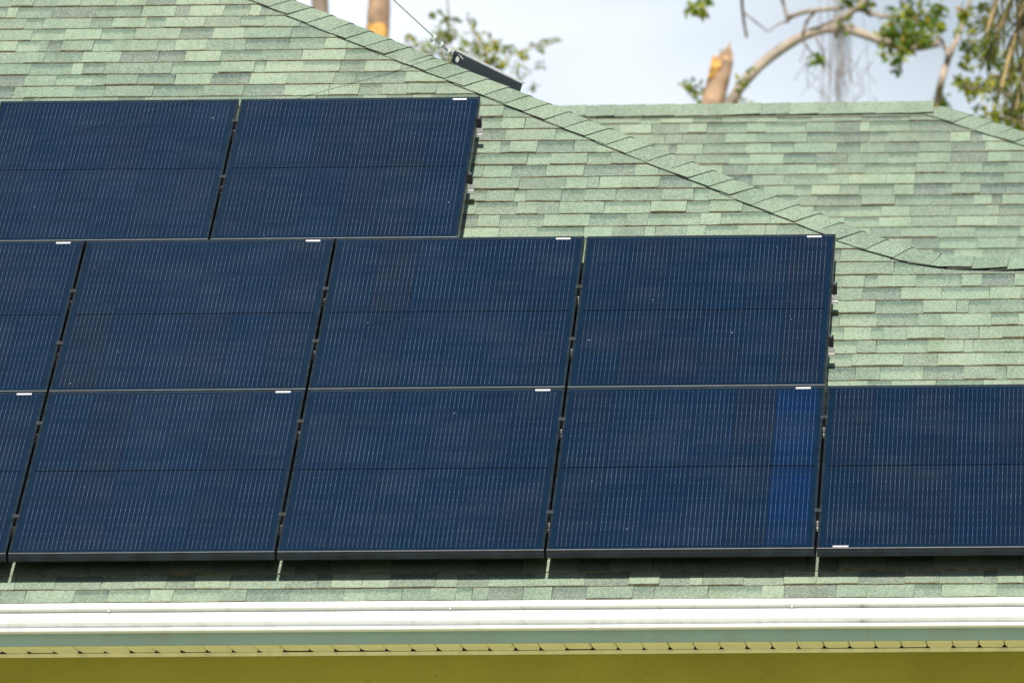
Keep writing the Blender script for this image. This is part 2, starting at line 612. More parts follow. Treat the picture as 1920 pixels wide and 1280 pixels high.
def clip_poly(poly, nx, ny, dd):
    """keep nx*u + ny*v <= dd"""
    out = []
    for i in range(len(poly)):
        p, q = poly[i], poly[(i + 1) % len(poly)]
        fp, fq = nx * p[0] + ny * p[1] - dd, nx * q[0] + ny * q[1] - dd
        if fp <= 0:
            out.append(p)
        if (fp < 0 < fq) or (fq < 0 < fp):
            t = fp / (fp - fq)
            out.append((p[0] + (q[0] - p[0]) * t, p[1] + (q[1] - p[1]) * t))
    return out


class Tab:
    __slots__ = ('v', 'f', 'm', 'tone', 'uv', 'c', 'area', 'vis')


def make_tab(u0, u1, v0f, expo, k, W0, t, shade, band, clips):
    """one shingle tab: a thin wedge, thick at its lower cut edge"""
    w = u1 - u0
    n = 3 if w > 0.11 else 2
    low = []
    for i in range(n + 1):
        u = u0 + w * i / n
        low.append((u, v0f(u) + random.uniform(-0.0016, 0.0016)))
    vt = max(p[1] for p in low) + expo + 0.025
    lean = random.uniform(-0.002, 0.002)
    poly = low + [(u1 + lean, vt), (u0 + lean, vt)]
    vb = low[0][1]
    for cl in clips:
        poly = clip_poly(poly, *cl)
        if len(poly) < 3:
            return None
    ar = 0.5 * abs(sum(poly[i][0] * poly[(i + 1) % len(poly)][1] - poly[(i + 1) % len(poly)][0] * poly[i][1] for i in range(len(poly))))
    if ar < 0.0006:
        return None
    T = Tab()
    H = vt - vb
    lift = random.uniform(0, 0.0025) if random.random() < 0.85 else random.uniform(0.003, 0.007)
    top, bot, uvt = [], [], []
    for (u, v) in poly:
        s = min(1, max(0, (v - vb) / H))
        jt = random.uniform(-0.0008, 0.0008)
        top.append((u, v, W0 + (t + lift + jt) * (1 - s) + 0.0006))
        bot.append((u, v, W0 - 0.001 + lift * 0.5 * (1 - s) - 0.003 * s))
        uvt.append(((u - u0) / max(w, 1e-4), (v - vb) / expo))
    nn = len(poly)
    T.v = top + bot
    T.f = [tuple(range(nn)), tuple(range(2 * nn - 1, nn - 1, -1))]
    T.m = [0, 1]
    T.uv = list(uvt) + [(0, 0.4)] * nn
    for i in range(nn):
        j = (i + 1) % nn
        T.f.append((i, i + nn, j + nn, j))
        dv = poly[j][1] - poly[i][1]
        butt = abs(dv) < 0.03 and poly[i][1] < vb + 0.03
        T.m.append(1 if butt else 0)
        T.uv += [uvt[i], uvt[i], uvt[j], uvt[j]]
    T.tone = [(shade, band, random.random(), 1)] * len(T.f)
    T.c = (sum(p[0] for p in poly) / nn, min(v0f(u0), 1e9) + expo * 0.5, W0 + 0.004)
    T.area = w * expo
    T.vis = 0.0
    return T


def lay_courses(vlist, ulo, uhi, W0, clips):
    tabs = []
    for k in range(len(vlist) - 1):
        v0, ex = vlist[k], vlist[k + 1] - vlist[k]
        u = ulo - random.uniform(0, 0.3)
        low = random.random() < 0.5
        prev = 0.5
        drift = random.uniform(-0.002, 0.002)
        f = lambda uu, v0=v0, k=k: v0 + wave(uu, k)
        while u < uhi:
            if random.random() < 0.08:
                w = random.uniform(0.035, 0.065)
            else:
                w = random.choice((0.09, 0.11, 0.13, 0.15, 0.17, 0.19, 0.21)) + random.uniform(-0.012, 0.012)
            r = random.random()
            if low:
                shade = random.choice((0.12, 0.24, 0.37, 0.5, 0.55)) + random.uniform(-0.08, 0.08)
                band = random.choice((0.0, 0.5, 0.9, 1.0))
                if r < 0.25:
                    shade = random.uniform(0.7, 0.9)
                    band = 1.0
                t = 0.0035
            else:
                shade = random.choice((0.5, 0.62, 0.75, 0.9, 0.97)) + random.uniform(-0.07, 0.07)
                band = random.choice((0.0, 0.0, 0.0, 0.3))
                t = 0.0056
            shade = min(1, max(0, shade))
            tb = make_tab(u, u + w - 0.0012, f, ex, k, W0, t + random.uniform(-0.0006, 0.0006), shade, band, clips)
            if tb:
                tabs.append(tb)
            u += w
            low = (not low) if random.random() < 0.82 else low
    return tabs


def emit(tabs, parent, limit):
    vis = sorted([t for t in tabs if t.vis > 0], key=lambda t: -t.vis)
    one = vis[:limit]
    ids = set(id(t) for t in one)
    for t in one:
        mesh_obj('shingle', t.v, t.f, [M['shingle'], M['butt']], parent, t.m, tone=t.tone, uvs=t.uv)
    V, F, Mi, To, U = [], [], [], [], []
    for t in tabs:
        if id(t) in ids:
            continue
        b0 = len(V)
        V += t.v
        F += [tuple(b0 + i for i in f) for f in t.f]
        Mi += t.m
        To += t.tone
        U += t.uv
    o = mesh_obj('other_shingles', V, F, [M['shingle'], M['butt']], parent, Mi, tone=To, uvs=U)
    o['kind'] = 'stuff'
    return len(vis)


# panel layout (needed to know which shingles show)
PW, PL, PT = 1.039, 1.757, 0.035
GU, GV = 0.010, 0.008
PU = PW + GU
ROWS = [0.0, PL + GV, 2 * (PL + GV)]
panels = []                                  # (row, index, u centre, v centre)
for i in range(-1, 4):
    panels.append((0, i, (i + 0.5) * PU, PL / 2))
for i in range(-1, 3):
    panels.append((1, i, (i + 0.5) * PU, ROWS[1] + PL / 2))
for i in (0, 1):
    panels.append((2, i, i * PU - 0.007, ROWS[2] + PL / 2))


def covered(u, v):
    for r, i, uc, vc in panels:
        if abs(u - uc) < PW / 2 and abs(v - vc) < PL / 2:
            return True
    return False


CU = Vector((CAM.x - ROOF_O.x, (CAM.y - ROOF_O.y) * CP + (CAM.z - ROOF_O.z) * SP, -(CAM.y - ROOF_O.y) * SP + (CAM.z - ROOF_O.z) * CP))


def vis_front(T):
    n = 0
    for du in (-0.35, 0, 0.35):
        for dv in (-0.35, 0.1, 0.4):
            p = Vector((T.c[0] + du * T.area / 0.154, T.c[1] + dv * 0.15, T.c[2]))
            x, y = px(roof_w(*p))
            if not (0 <= x <= 1920 and 0 <= y <= 1280):
                continue
            if (p.x - hip_p.x) * 0.7617 + (p.y - hip_p.y) * 0.648 > -0.15 and p.x < hip_low_u:
                continue
            if p.y > RIDGE_V - 0.15 and p.x >= hip_low_u:
                continue
            s = -p.z / (CU.z - p.z)
            q = p + (CU - p) * s
            if covered(q.x, q.y):
                continue
            n += 1
    return n / 9 * T.area


vl = [EAVE_V, -0.053]
n1 = 15
vl += [-0.053 + (2.16 + 0.053) / n1 * i for i in range(1, n1 + 1)]
while vl[-1] < MAIN_V:
    vl.append(vl[-1] + 0.1541)
hn = (0.7617, 0.648)
hdd = hip_p.x * hn[0] + hip_p.y * hn[1] - 0.02


def split_clip(tabs_lo, tabs_hi):
    return tabs_lo + tabs_hi


kk = next(i for i, v in enumerate(vl) if v > RIDGE_V - 0.16)
# below the low ridge the face runs on to the right; above it the hip cuts it
tabs = lay_courses(vl[:kk + 1], XL, XR, SHINGLE_W, [])
tabs += lay_courses(vl[kk:kk + 3], hip_low_u - 0.02, XR, SHINGLE_W, [(0, 1, RIDGE_V - 0.01)])
hi = lay_courses(vl[kk:], XL, hip_low_u + 0.1, SHINGLE_W, [(hn[0], hn[1], hdd), (1, 0, hip_low_u - 0.02)])
tabs += hi
for t in tabs:
    t.vis = vis_front(t)
nv = emit(tabs, front_roof, 300)
print('front shingles in view', nv, 'of', len(tabs))

SIL = [(0, -200), (480, -30), (677, 50), (853, 126), (973, 170), (1043, 202), (1120, 233), (1240, 278), (1380, 335), (1490, 385), (1600, 432), (1668, 455), (1730, 474), (1800, 484), (1920, 486)]


def sil(x):
    for (x0, y0), (x1, y1) in zip(SIL, SIL[1:]):
        if x0 <= x <= x1:
            return y0 + (y1 - y0) * (x - x0) / (x1 - x0)
    return 9e9


def vis_rear(T):
    n = 0
    for du in (-0.35, 0, 0.35):
        for dv in (-0.35, 0.1, 0.4):
            p = (T.c[0] + du * T.area / 0.153, T.c[1] + dv * 0.15, T.c[2])
            x, y = px(roof_w(*p, REAR_O))
            if 0 <= x <= 1920 and 0 <= y < sil(x) and (p[1] < -0.12):
                if (p[0] - RHIP_U) * 0.696 + (p[1] - RRIDGE_V) * 0.718 < -0.15:
                    n += 1
    return n / 9 * T.area


rv = [-0.230 - 0.1531 * i for i in range(22, -1, -1)] + [-0.155, RRIDGE_V]
rtabs = lay_courses(rv, -3.6, 3.4, 0.0, [(0.696, 0.718, RHIP_U * 0.696 + RRIDGE_V * 0.718 - 0.02), (0, 1, RRIDGE_V - 0.01)])
for t in rtabs:
    t.vis = vis_rear(t)
nv = emit(rtabs, rear_roof, 300)
print('rear shingles in view', nv, 'of', len(rtabs))


# ---- caps over hips and ridges
def caps(parent, path, W0, drop_fn, expo=0.1443, half=0.142, w_lift=0.0065):
    """path: points (u, v) listed from the low end upward; the front side lies to the left of travel"""
    pts = [Vector(p) for p in path]
    acc = [0.0]
    for p, q in zip(pts, pts[1:]):
        acc.append(acc[-1] + (q - p).length)

    def ev(s):
        s = max(0, min(acc[-1] - 1e-6, s))
        for i in range(len(pts) - 1):
            if acc[i] <= s <= acc[i + 1]:
                t = (s - acc[i]) / (acc[i + 1] - acc[i])
                return pts[i].lerp(pts[i + 1], t), (pts[i + 1] - pts[i]).normalized()
        return pts[-1], (pts[-1] - pts[-2]).normalized()

    s = 0.0
    while s + 0.25 < acc[-1]:
        top, bot, uvr = [], [], []
        sh = random.uniform(0.42, 0.78)
        tilt = random.uniform(-0.004, 0.004)
        edge_l = random.uniform(-0.004, 0.004) + (0.008 if parent.name.startswith('front') and s < 2.0 else 0)
        h_ = half + random.uniform(-0.003, 0.003)
        sec = [-h_, -h_ * 0.55, -0.022, -0.007, 0.007, 0.022, h_]
        ns = len(sec)
        ST = [0.0, 0.5, 1.0]
        for fi in ST:
            sv = s + fi * 0.215
            p, d = ev(sv)
            p0, d0 = ev(sv - 0.06)
            p1, d1 = ev(sv + 0.06)
            d = (d0 + d1).normalized()
            left = Vector((-d.y, d.x))
            ang = drop_fn(sv)
            for q in sec:
                # q < 0 front side
                lift = w_lift * (1 - fi) + 0.002
                if q <= -0.007:
                    e = p + left * (-q) + d * (tilt * (-q / h_) * (1 - fi))
                    w = W0 + 0.007 + lift + (edge_l * (1 - fi) - 0.004) * ((-q) / h_) ** 2 + 0.004
                    if q == -0.007:
                        w -= 0.0005
                elif q <= 0.007:
                    e = p + left * (-q * math.cos(ang))
                    w = W0 + 0.0105 + lift - q * math.sin(ang)
                else:
                    e = p + left * (-q * math.cos(ang))
                    w = W0 + 0.010 + lift - q * math.sin(ang)
                top.append((e.x, e.y, w))
                bot.append((e.x, e.y, w - 0.003))
                uvr.append((0.5, 0.15 + 0.2 * fi))
        nv_ = len(top)
        F, Mi, U = [], [], []
        nr = len(ST)
        for r in range(nr - 1):
            for c_ in range(ns - 1):
                a_ = r * ns + c_
                F.append((a_, a_ + ns, a_ + ns + 1, a_ + 1)); Mi.append(0)
                U += [(0.5, 0.3)] * 4
                F.append((nv_ + a_, nv_ + a_ + 1, nv_ + a_ + ns + 1, nv_ + a_ + ns)); Mi.append(1)
                U += [(0.5, 0.3)] * 4
        for c_ in range(ns - 1):
            F.append((c_, c_ + 1, nv_ + c_ + 1, nv_ + c_)); Mi.append(1)
            U += [(0.5, 0.3)] * 4
            a_ = (nr - 1) * ns + c_
            F.append((a_ + 1, a_, nv_ + a_, nv_ + a_ + 1)); Mi.append(1)
            U += [(0.5, 0.3)] * 4
        for r in range(nr - 1):
            for c_ in (0, ns - 1):
                a_, b_ = r * ns + c_, (r + 1) * ns + c_
                F.append((a_, nv_ + a_, nv_ + b_, b_) if c_ == 0 else (a_, b_, nv_ + b_, nv_ + a_)); Mi.append(1)
                U += [(0.5, 0.3)] * 4
        mesh_obj('cap_shingle', top + bot, F, [M['shingle'], M['cap_butt']], parent, Mi, tone=[(sh, 0, random.random(), 1)] * len(F), uvs=U)
        s += expo + random.uniform(-0.004, 0.004)


hip_len = math.hypot(hip_low_u - hip_top_u, MAIN_V - RIDGE_V)


def hp(s):      # point on the hip s metres up from its foot
    return (hip_low_u - 0.648 * s, RIDGE_V + 0.7617 * s)


foot = [(5.6, RIDGE_V), (4.4, RIDGE_V - 0.004), (3.95, RIDGE_V - 0.002), (3.75, RIDGE_V + 0.006), (3.62, RIDGE_V + 0.028), (3.50, RIDGE_V + 0.09), (3.40, RIDGE_V + 0.185), hp(0.35), hp(0.8), hp(hip_len)]
caps(front_roof, foot, SHINGLE_W, lambda s: R(37) if s > 2.2 else R(53))
# rear ridge (right to left) and its hip
caps(rear_roof, [(RHIP_U + 5.5 / 1.393, RRIDGE_V - 5.5 * 0.97 / 1.393), (RHIP_U, RRIDGE_V)], 0.0, lambda s: R(37), half=0.142)
caps(rear_roof, [(RHIP_U + 0.01, RRIDGE_V + 0.01), (-3.5, RRIDGE_V - 0.02)], 0.004, lambda s: R(53), half=0.165)

# ---- walls, soffit, fascia, gutter
SOF_Z = EAVE_Z - 0.155
WALL_Y = FASCIA_Y + 0.44
mb = MB()
mb.box(XL, XR, WALL_Y, WALL_Y + 0.2, 0.0, SOF_Z - 0.012)
hpart(mb.build('front_wall', M['wall']))
mb = MB().box(XL + 0.02, XR - 0.02, WALL_Y - 0.014, WALL_Y - 0.001, SOF_Z - 0.016, SOF_Z - 0.0015)
hpart(mb.build('wall_trim', M['soffit']))
for nm, xa, xb in (('side_wall', XL, XL + 0.2), ('side_wall', XR - 0.2, XR)):
    hpart(MB().box(xa, xb, WALL_Y + 0.2, 5.5, 0.0, SOF_Z - 0.012).build(nm, M['wall']))
hpart(MB().box(-3.6, 9.0, 17.4, 17.6, 0.0, SOF_Z).build('rear_wall', M['wall']))
hpart(MB().box(XL, XR, WALL_Y + 0.21, WALL_Y + 0.24, SOF_Z - 0.2, EAVE_Z + 0.2).build('attic_blocking', M['attic']))  # closes the soffit void, its shade painted near-black
hpart(MB().box(XL, XR, FASCIA_Y, FASCIA_Y + 0.02, SOF_Z - 0.004, EAVE_Z - 0.028).build('fascia', M['fascia']))
soffit = hpart(MB().box(XL, XR, FASCIA_Y + 0.022, WALL_Y + 0.2, SOF_Z + 0.05, SOF_Z + 0.055).build('soffit', M['attic']))  # near-black backing sheet, painted shade seen through the board gaps
x = XL + 0.03
k = 0
while x < XR - 0.1:
    wd = 0.1005
    third = (k % 3 == 0)
    g = 0.0022 if third else 0.0011
    cut = random.uniform(0.0065, 0.009)
    dep = random.uniform(0.07, 0.12)
    y0, y1 = FASCIA_Y + 0.0205, WALL_Y - 0.004
    dz = random.uniform(-0.001, 0.0012)
    sag = random.uniform(0, 0.004) if random.random() < 0.3 else 0.0
    xa, xb = x + g, x + wd - g
    ol = [(xa, y0), (xb, y0), (xb, y1 - dep), (xb - cut, y1), (xa + cut, y1), (xa, y1 - dep)]
    cham = 0.003
    V = []
    for (X_, Y_) in ol:
        ci = (X_ - (x + wd / 2))
        V.append((X_ - math.copysign(cham, ci), Y_, SOF_Z + dz + (sag if Y_ > y1 - 0.05 else 0)))
    for (X_, Y_) in ol:
        V.append((X_, Y_, SOF_Z + dz + 0.004 + (sag if Y_ > y1 - 0.05 else 0)))
    for (X_, Y_) in ol:
        V.append((X_, Y_, SOF_Z + dz + 0.007 + (sag if Y_ > y1 - 0.05 else 0)))
    F = [(5, 4, 3, 2, 1, 0), (12, 13, 14, 15, 16, 17)]
    for q in range(6):
        q2 = (q + 1) % 6
        F += [(q, q2, 6 + q2, 6 + q), (6 + q, 6 + q2, 12 + q2, 12 + q)]
    if -1.6 < x < 6.0:
        o = mesh_obj('soffit_board', V, F, M['soffit'], None)
        o.parent = soffit
    x += wd
    k += 1

# gutter: pressed metal, profile seen from the end (y towards the street is negative)
GZ = EAVE_Z - 0.100
gp = [(-0.002, -0.012), (0.086, -0.012), (0.0985, -0.0105), (0.1005, -0.006), (0.1000, -0.002), (0.0900, 0.000), (0.0790, 0.005), (0.0810, 0.0120), (0.0960, 0.0160), (0.1005, 0.023),
      (0.1005, 0.031), (0.0990, 0.041), (0.0970, 0.050), (0.0930, 0.0575), (0.0830, 0.0595), (0.0810, 0.0650), (0.0980, 0.0725), (0.1045, 0.0765), (0.1040, 0.086), (0.1020, 0.0945), (0.0990, 0.0965), (0.090, 0.0955)]
inner = [(max(0.002, y - 0.0025), z + 0.0022) for y, z in gp[1:-1]][::-1]
prof = [(FASCIA_Y - y, GZ + z) for y, z in gp + inner] + [(FASCIA_Y - 0.0012, GZ + 0.0022), (FASCIA_Y - 0.0012, GZ + 0.09), (FASCIA_Y - 0.0002, GZ + 0.09)]
prof[0] = (FASCIA_Y - 0.0002, GZ - 0.012)
gutter = None
segs = [(XL, -2.6), (-2.6, 3.33), (3.33, XR)]
for i, (xa, xb) in enumerate(segs):
    sc = 0.0006 * (i % 2)
    pr = [(y - sc, z + sc) for y, z in prof]
    o = MB().extrude_x(pr, xa, xb).build('gutter' if i == 1 else 'gutter_length', M['white_metal'])
    hpart(o)
    # soften only the curved rolls
    if i == 1:
        gutter = o
for xs in (-1.22, 0.415, 1.74, 3.06, 4.4):
    mb = MB()
    yy = FASCIA_Y - 0.0985
    mb.tube([(xs, yy + 0.004, GZ + 0.0715), (xs, yy - 0.004, GZ + 0.0705)], 0.0042, 8)
    mb.box(xs - 0.0015, xs + 0.0015, yy - 0.006, yy + 0.002, GZ + 0.064, GZ + 0.071)
    o = mb.build('hanger_screw', M['white_metal'], None)
    o.parent = gutter
# drip edge: bent metal lengths under the lowest shingles
x = XL
while x < XR:
    ln = random.uniform(0.9, 2.2)
    x2 = min(XR, x + ln)
    zz = EAVE_Z - 0.006 + random.uniform(-0.002, 0.001)
    pr = [(eave.y + 0.02, zz + 0.002), (eave.y - 0.004, zz - 0.003), (eave.y - 0.006, zz - 0.012), (eave.y - 0.0045, zz - 0.012), (eave.y - 0.0025, zz - 0.0045), (eave.y + 0.02, zz + 0.0005)]
    hpart(MB().extrude_x(pr, x + 0.001, x2 - 0.002).build('drip_edge', M['white_metal']))
    x = x2

# ------------------------------------------------------------------ mounting rails with clamps and feet
ROTX = (PITCH, 0, 0)
rail_v = [(0, 0.385, 'lower'), (0, 1.395, 'upper'), (1, 2.302, 'lower'), (1, 2.912, 'upper'), (2, 4.29, 'lower'), (2, 5.0, 'upper')]
row_end = {0: 4 * PU - GU / 2 + 0.024, 1: 3 * PU - GU / 2 + 0.024, 2: 1.5 * PU - GU / 2 + 0.017}
row_name = {0: 'bottom', 1: 'middle', 2: 'top'}
RT, RH, RWD = -PT - 0.002, 0.040, 0.038     # rail top, height, width
for row, v, pos in rail_v:
    e = row_end[row]
    u0 = {0: -PU, 1: -PU, 2: -0.5 * PU - 0.007}[row] - 0.02
    root = empty('mounting_rail', roof_w(0, v, SHINGLE_W), ROTX)
    tag(root, 'aluminium rail carrying the %s row of solar panels, %s of its two rails' % (row_name[row], pos), 'rail', 'rails under the solar panels')
    z1 = RT - SHINGLE_W
    z0 = z1 - RH
    hw = RWD / 2
    # section (y, z): slotted top, groove in both flanks
    pr = [(-hw, z0), (hw, z0), (hw, z0 + 0.014), (hw - 0.003, z0 + 0.016), (hw - 0.003, z0 + 0.019), (hw, z0 + 0.021), (hw, z1), (0.006, z1), (0.006, z1 - 0.010), (-0.006, z1 - 0.010),
          (-0.006, z1), (-hw, z1), (-hw, z0 + 0.021), (-hw + 0.003, z0 + 0.019), (-hw + 0.003, z0 + 0.016), (-hw, z0 + 0.014)]
    MB().extrude_x(pr, u0, e).build('rail_beam', M['alu'], root)
    # feet
    fu = e - 0.12
    while fu > u0:
        mb = MB().box(fu - 0.02, fu + 0.02, 0.021, 0.027, 0.004, z0 + 0.03)
        mb.box(fu - 0.02, fu + 0.02, 0.021, 0.075, -0.003, 0.004)
        mb.tube([(fu, 0.05, 0.004), (fu, 0.05, 0.012)], 0.007, 6)
        mb.build('rail_foot', M['alu'], root)
        fu -= 1.22
    zt = -SHINGLE_W
    gaps = [(q[2] - PU / 2) for q in panels if q[0] == row and q[1] > {0: -1, 1: -1, 2: 0}[row]]
    for gu in gaps:
        if gu < -1.2 or gu > 4.5:
            continue
        mb = MB()
        mb.box(gu - 0.0135, gu + 0.0135, -0.014, 0.014, zt + 0.0012, zt + 0.0042)
        mb.box(gu - 0.0044, gu + 0.0044, -0.013, 0.013, z1 + 0.001, zt + 0.0012, 1)
        mb.tube([(gu, 0, zt + 0.0042), (gu, 0, zt + 0.0095)], 0.0062, 6, 0)
        mb.build('mid_clamp', [M['dull'], M['clamp']], root)
    if True:
        pe = row_end[row] - 0.024
        mb = MB()
        mb.box(pe + 0.002, pe + 0.021, -0.018, 0.018, z1 + 0.001, zt + 0.001, 1)
        mb.box(pe - 0.008, pe + 0.021, -0.018, 0.018, zt + 0.0012, zt + 0.0040, 1)
        mb.tube([(pe + 0.010, 0, zt + 0.004), (pe + 0.010, 0, zt + 0.0095)], 0.0062, 6, 0)
        mb.build('end_clamp', [M['steel'], M['clamp']], root)

# ------------------------------------------------------------------ solar panels
fb = MB()
W2, L2, FL = PW / 2, PL / 2, 0.011


def frame_bar(mb, a, b, inx, iny):
    """mitred bar of the frame from corner a to corner b; the inside lies towards (inx, iny)"""
    ax, ay = a
    bx, by = b
    dx, dy = (bx - ax), (by - ay)
    l = math.hypot(dx, dy)
    dx, dy = dx / l, dy / l
    s = len(mb.v)
    ch = 0.0012
    sec = [(0, -PT), (0, -0.004 - 0.010), (0.0008, -0.0135), (0.0008, -0.0125), (0, -0.012), (0, -ch), (ch, 0), (FL - 0.001, 0), (FL, -0.0022), (FL, -PT + 0.002), (FL + 0.012, -PT + 0.002), (FL + 0.012, -PT)]
    for e in (0, 1):
        ox, oy = (ax, ay) if e == 0 else (bx, by)
        for i_, z in sec:
            k_ = i_ if e == 0 else -i_
            mb.v.append((ox + inx * i_ + dx * k_, oy + iny * i_ + dy * k_, z))
    n = len(sec)
    for i_ in range(n):
        j_ = (i_ + 1) % n
        mb.f.append((s + i_, s + j_, s + n + j_, s + n + i_))
        mb.m.append(0)
    mb.f += [tuple(range(s + n - 1, s - 1, -1)), tuple(range(s + n, s + 2 * n))]
    mb.m += [0, 0]


bars = []
for (a_, b_, ix, iy) in (((-W2, -L2), (W2, -L2), 0, 1), ((W2, -L2), (W2, L2), -1, 0), ((W2, L2), (-W2, L2), 0, -1), ((-W2, L2), (-W2, -L2), 1, 0)):
    mb = MB()
    frame_bar(mb, a_, b_, ix, iy)
    me_o = mb.build('frame_bar', M['frame'])
    bars.append(me_o.data)
    bpy.data.objects.remove(me_o)
g_o = MB().box(-W2 + FL - 0.001, W2 - FL + 0.001, -L2 + FL - 0.001, L2 - FL + 0.001, -0.0075, -0.0026).build('glass', M['glass'])
glass_me = g_o.data
bpy.data.objects.remove(g_o)
g_o = MB().box(-W2 + 0.024, W2 - 0.024, -0.0078, 0.0078, -0.0026, -0.0020).build('centre_strip', simple('dark_bus_strip', (0.0012, 0.0045, 0.011), 0.16))
strip_me = g_o.data
strip_me.materials[0].node_tree.nodes['Principled BSDF'].inputs['IOR'].default_value = 1.2
bpy.data.objects.remove(g_o)
CW, CH = 0.161, 0.0805
cq = 0.0045
cv = [(-CW / 2, -CH / 2, 0), (CW / 2, -CH / 2, 0), (CW / 2, CH / 2, 0), (-CW / 2, CH / 2, 0)]
c_o = MB().box(-CW / 2, CW / 2, -CH / 2, CH / 2, -0.0002, 0.0).build('cell', M['cell'])
cell_me = c_o.data
bpy.data.objects.remove(c_o)
s_o = MB().box(-0.030, 0.030, -0.0085, 0.0085, 0, 0.0004).build('label_sticker', M['sticker'])
st_me = s_o.data
bpy.data.objects.remove(s_o)


def child(name, me, parent, loc=(0, 0, 0)):
    o = bpy.data.objects.new(name, me)
    COL.objects.link(o)
    o.parent = parent
    o.location = loc
    return o


PCELL_U, PCELL_V = 0.1643, 0.0830
names = {(0, -1): 'solar panel cut by the left picture edge in the bottom row', (0, 0): 'first whole solar panel from the left in the bottom row, white speck low on it',
         (0, 1): 'second whole solar panel from the left in the bottom row', (0, 2): 'third whole bottom row solar panel, bluest right column, beside the lower right panel',
         (0, 3): 'rightmost solar panel of the bottom row, sticker on its lower edge, shingles above it',
         (1, -1): 'solar panel cut by the left picture edge in the middle row', (1, 0): 'first whole solar panel from the left in the middle row',
         (1, 1): 'middle solar panel of the three whole ones in the middle row', (1, 2): 'right end solar panel of the middle row with black clamps on its free side',
         (2, 0): 'left solar panel of the top row, cut by the left picture edge', (2, 1): 'right solar panel of the top row, its free side facing the hip'}
for row, i, uc, vc in panels:
    if (row, i) not in names:
        continue
    dv = random.uniform(-0.0012, 0.0012)
    if (row, i) == (0, 3):
        dv = -0.004
    root = empty('solar_panel', roof_w(uc, vc + dv, 0), (PITCH, random.uniform(-0.0005, 0.0005), random.uniform(-0.0006, 0.0006)))
    tag(root, names[(row, i)], 'solar panel', 'dark blue solar panels on the green roof')
    for b_ in bars:
        child('frame_bar', b_, root)
    child('glass', glass_me, root)
    child('centre_strip', strip_me, root)
    rcol = random.Random(row * 31 + i * 7 + 5)
    pt = rcol.uniform(0.42, 0.6)
    for cx in range(6):
        ct = [min(0.95, max(0.40, rcol.gauss(pt + 0.05, 0.12))) for _ in range(2)]
        if rcol.random() < 0.6:
            ct[1] = ct[0]
        if (row, i) == (0, 2) and cx == 5:
            ct = [0.10, 0.13]
        run = 0.0
        for cy in range(20):
            if rcol.random() < 0.35:
                run = rcol.gauss(0, 0.07)
            X_ = (cx - 2.5) * PCELL_U
            Y_ = (cy - 9.5) * PCELL_V + (0.007 if cy > 9 else -0.007)
            p, q = px(roof_w(uc + X_, vc + Y_, 0))
            if True:
                co = child('cell', cell_me, root, (X_, Y_, -0.0021))
                tn = ct[cy // 10] + run + rcol.gauss(0, 0.035)
                co.color = (min(1, max(0.36 if ct[0] > 0.2 else 0.05, tn)), 0, 0, 1)
    if (row, i) == (0, 3):
        child('label_sticker', st_me, root, (-W2 + 0.092, -L2 + 0.0205, -0.0022))
    elif (row, i) != (2, 0):
        child('label_sticker', st_me, root, (W2 - 0.088, L2 - 0.0215, -0.0022))

# ------------------------------------------------------------------ anchor plate and guy wire behind the hip
PY = 5.29
tl, tr, br, bl = at(853, 95, 5.64), at(979, 157, 5.36), at(972, 172, 5.36), at(841, 121, 5.64)
ux = (tr - tl).normalized()
cen = (tl + tr + br + bl) / 4
nrm = ux.cross(Vector((0, 0, 1))).normalized()      # towards +y or -y
if nrm.y > 0:
    nrm = -nrm
uy = nrm.cross(ux).normalized()
if uy.z < 0:
    uy = -uy
Lp = (tr - tl).length
Hp = 0.056
plate = empty('anchor_plate', bl)
tag(plate, 'dark grey steel bar with a round hole, bolted behind the hip', 'anchor plate')
mb = MB()
hx, hz, hr = 0.030, 0.024, 0.0145
NS = 24
th = 0.006
outl, hole = [], []


def plate_pt(a_, b_, d_):
    return tl + ux * a_ - uy * (Hp - b_) + nrm * d_ - bl


for q in range(NS):
    ang = 2 * math.pi * q / NS
    hole.append((hx + hr * math.cos(ang), hz + hr * math.sin(ang)))
    cx_, cy_ = math.cos(ang), math.sin(ang)
    tmax = 1e9
    for lim, comp, ctr in ((0.062, cx_, hx), (0.0, cx_, hx), (Hp, cy_, hz), (0.0, cy_, hz)):
        if abs(comp) > 1e-6:
            t_ = (lim - ctr) / comp
            if t_ > 1e-6:
                tmax = min(tmax, t_)
    outl.append((hx + tmax * cx_, hz + tmax * cy_))
for d_ in (th / 2, -th / 2):
    mb.v += [plate_pt(a_, b_, d_) for a_, b_ in hole] + [plate_pt(a_, b_, d_) for a_, b_ in outl]
for q in range(NS):
    q2 = (q + 1) % NS
    mb.f += [(q, NS + q, NS + q2, q2), (2 * NS + q2, 3 * NS + q2, 3 * NS + q, 2 * NS + q), (q, q2, 2 * NS + q2, 2 * NS + q), (NS + q2, NS + q, 3 * NS + q, 3 * NS + q2)]
    mb.m += [0] * 4
b0 = len(mb.v)
for d_ in (th / 2, -th / 2):
    mb.v += [plate_pt(0, 0, d_), plate_pt(0, Hp, d_), plate_pt(0.062, 0, d_), plate_pt(0.062, Hp, d_)]
for (ca, qs) in ((0, (12, 18)), (1, (6, 12)), (2, (18, 24)), (3, (0, 6))):
    corner = [plate_pt(0, 0, 0), plate_pt(0, Hp, 0), plate_pt(0.062, 0, 0), plate_pt(0.062, Hp, 0)][ca]
    best = sorted(range(NS), key=lambda q: (Vector(mb.v[NS + q]) - corner).length)[:2]
    for off, bb in ((0, b0), (2 * NS, b0 + 4)):
        mb.f.append((bb + ca, off + NS + best[0], off + NS + best[1]))
        mb.m.append(0)
s0 = len(mb.v)
for d_ in (th / 2, -th / 2):
    mb.v += [plate_pt(0.062, 0, d_), plate_pt(Lp, 0, d_), plate_pt(Lp, Hp, d_), plate_pt(0.062, Hp, d_)]
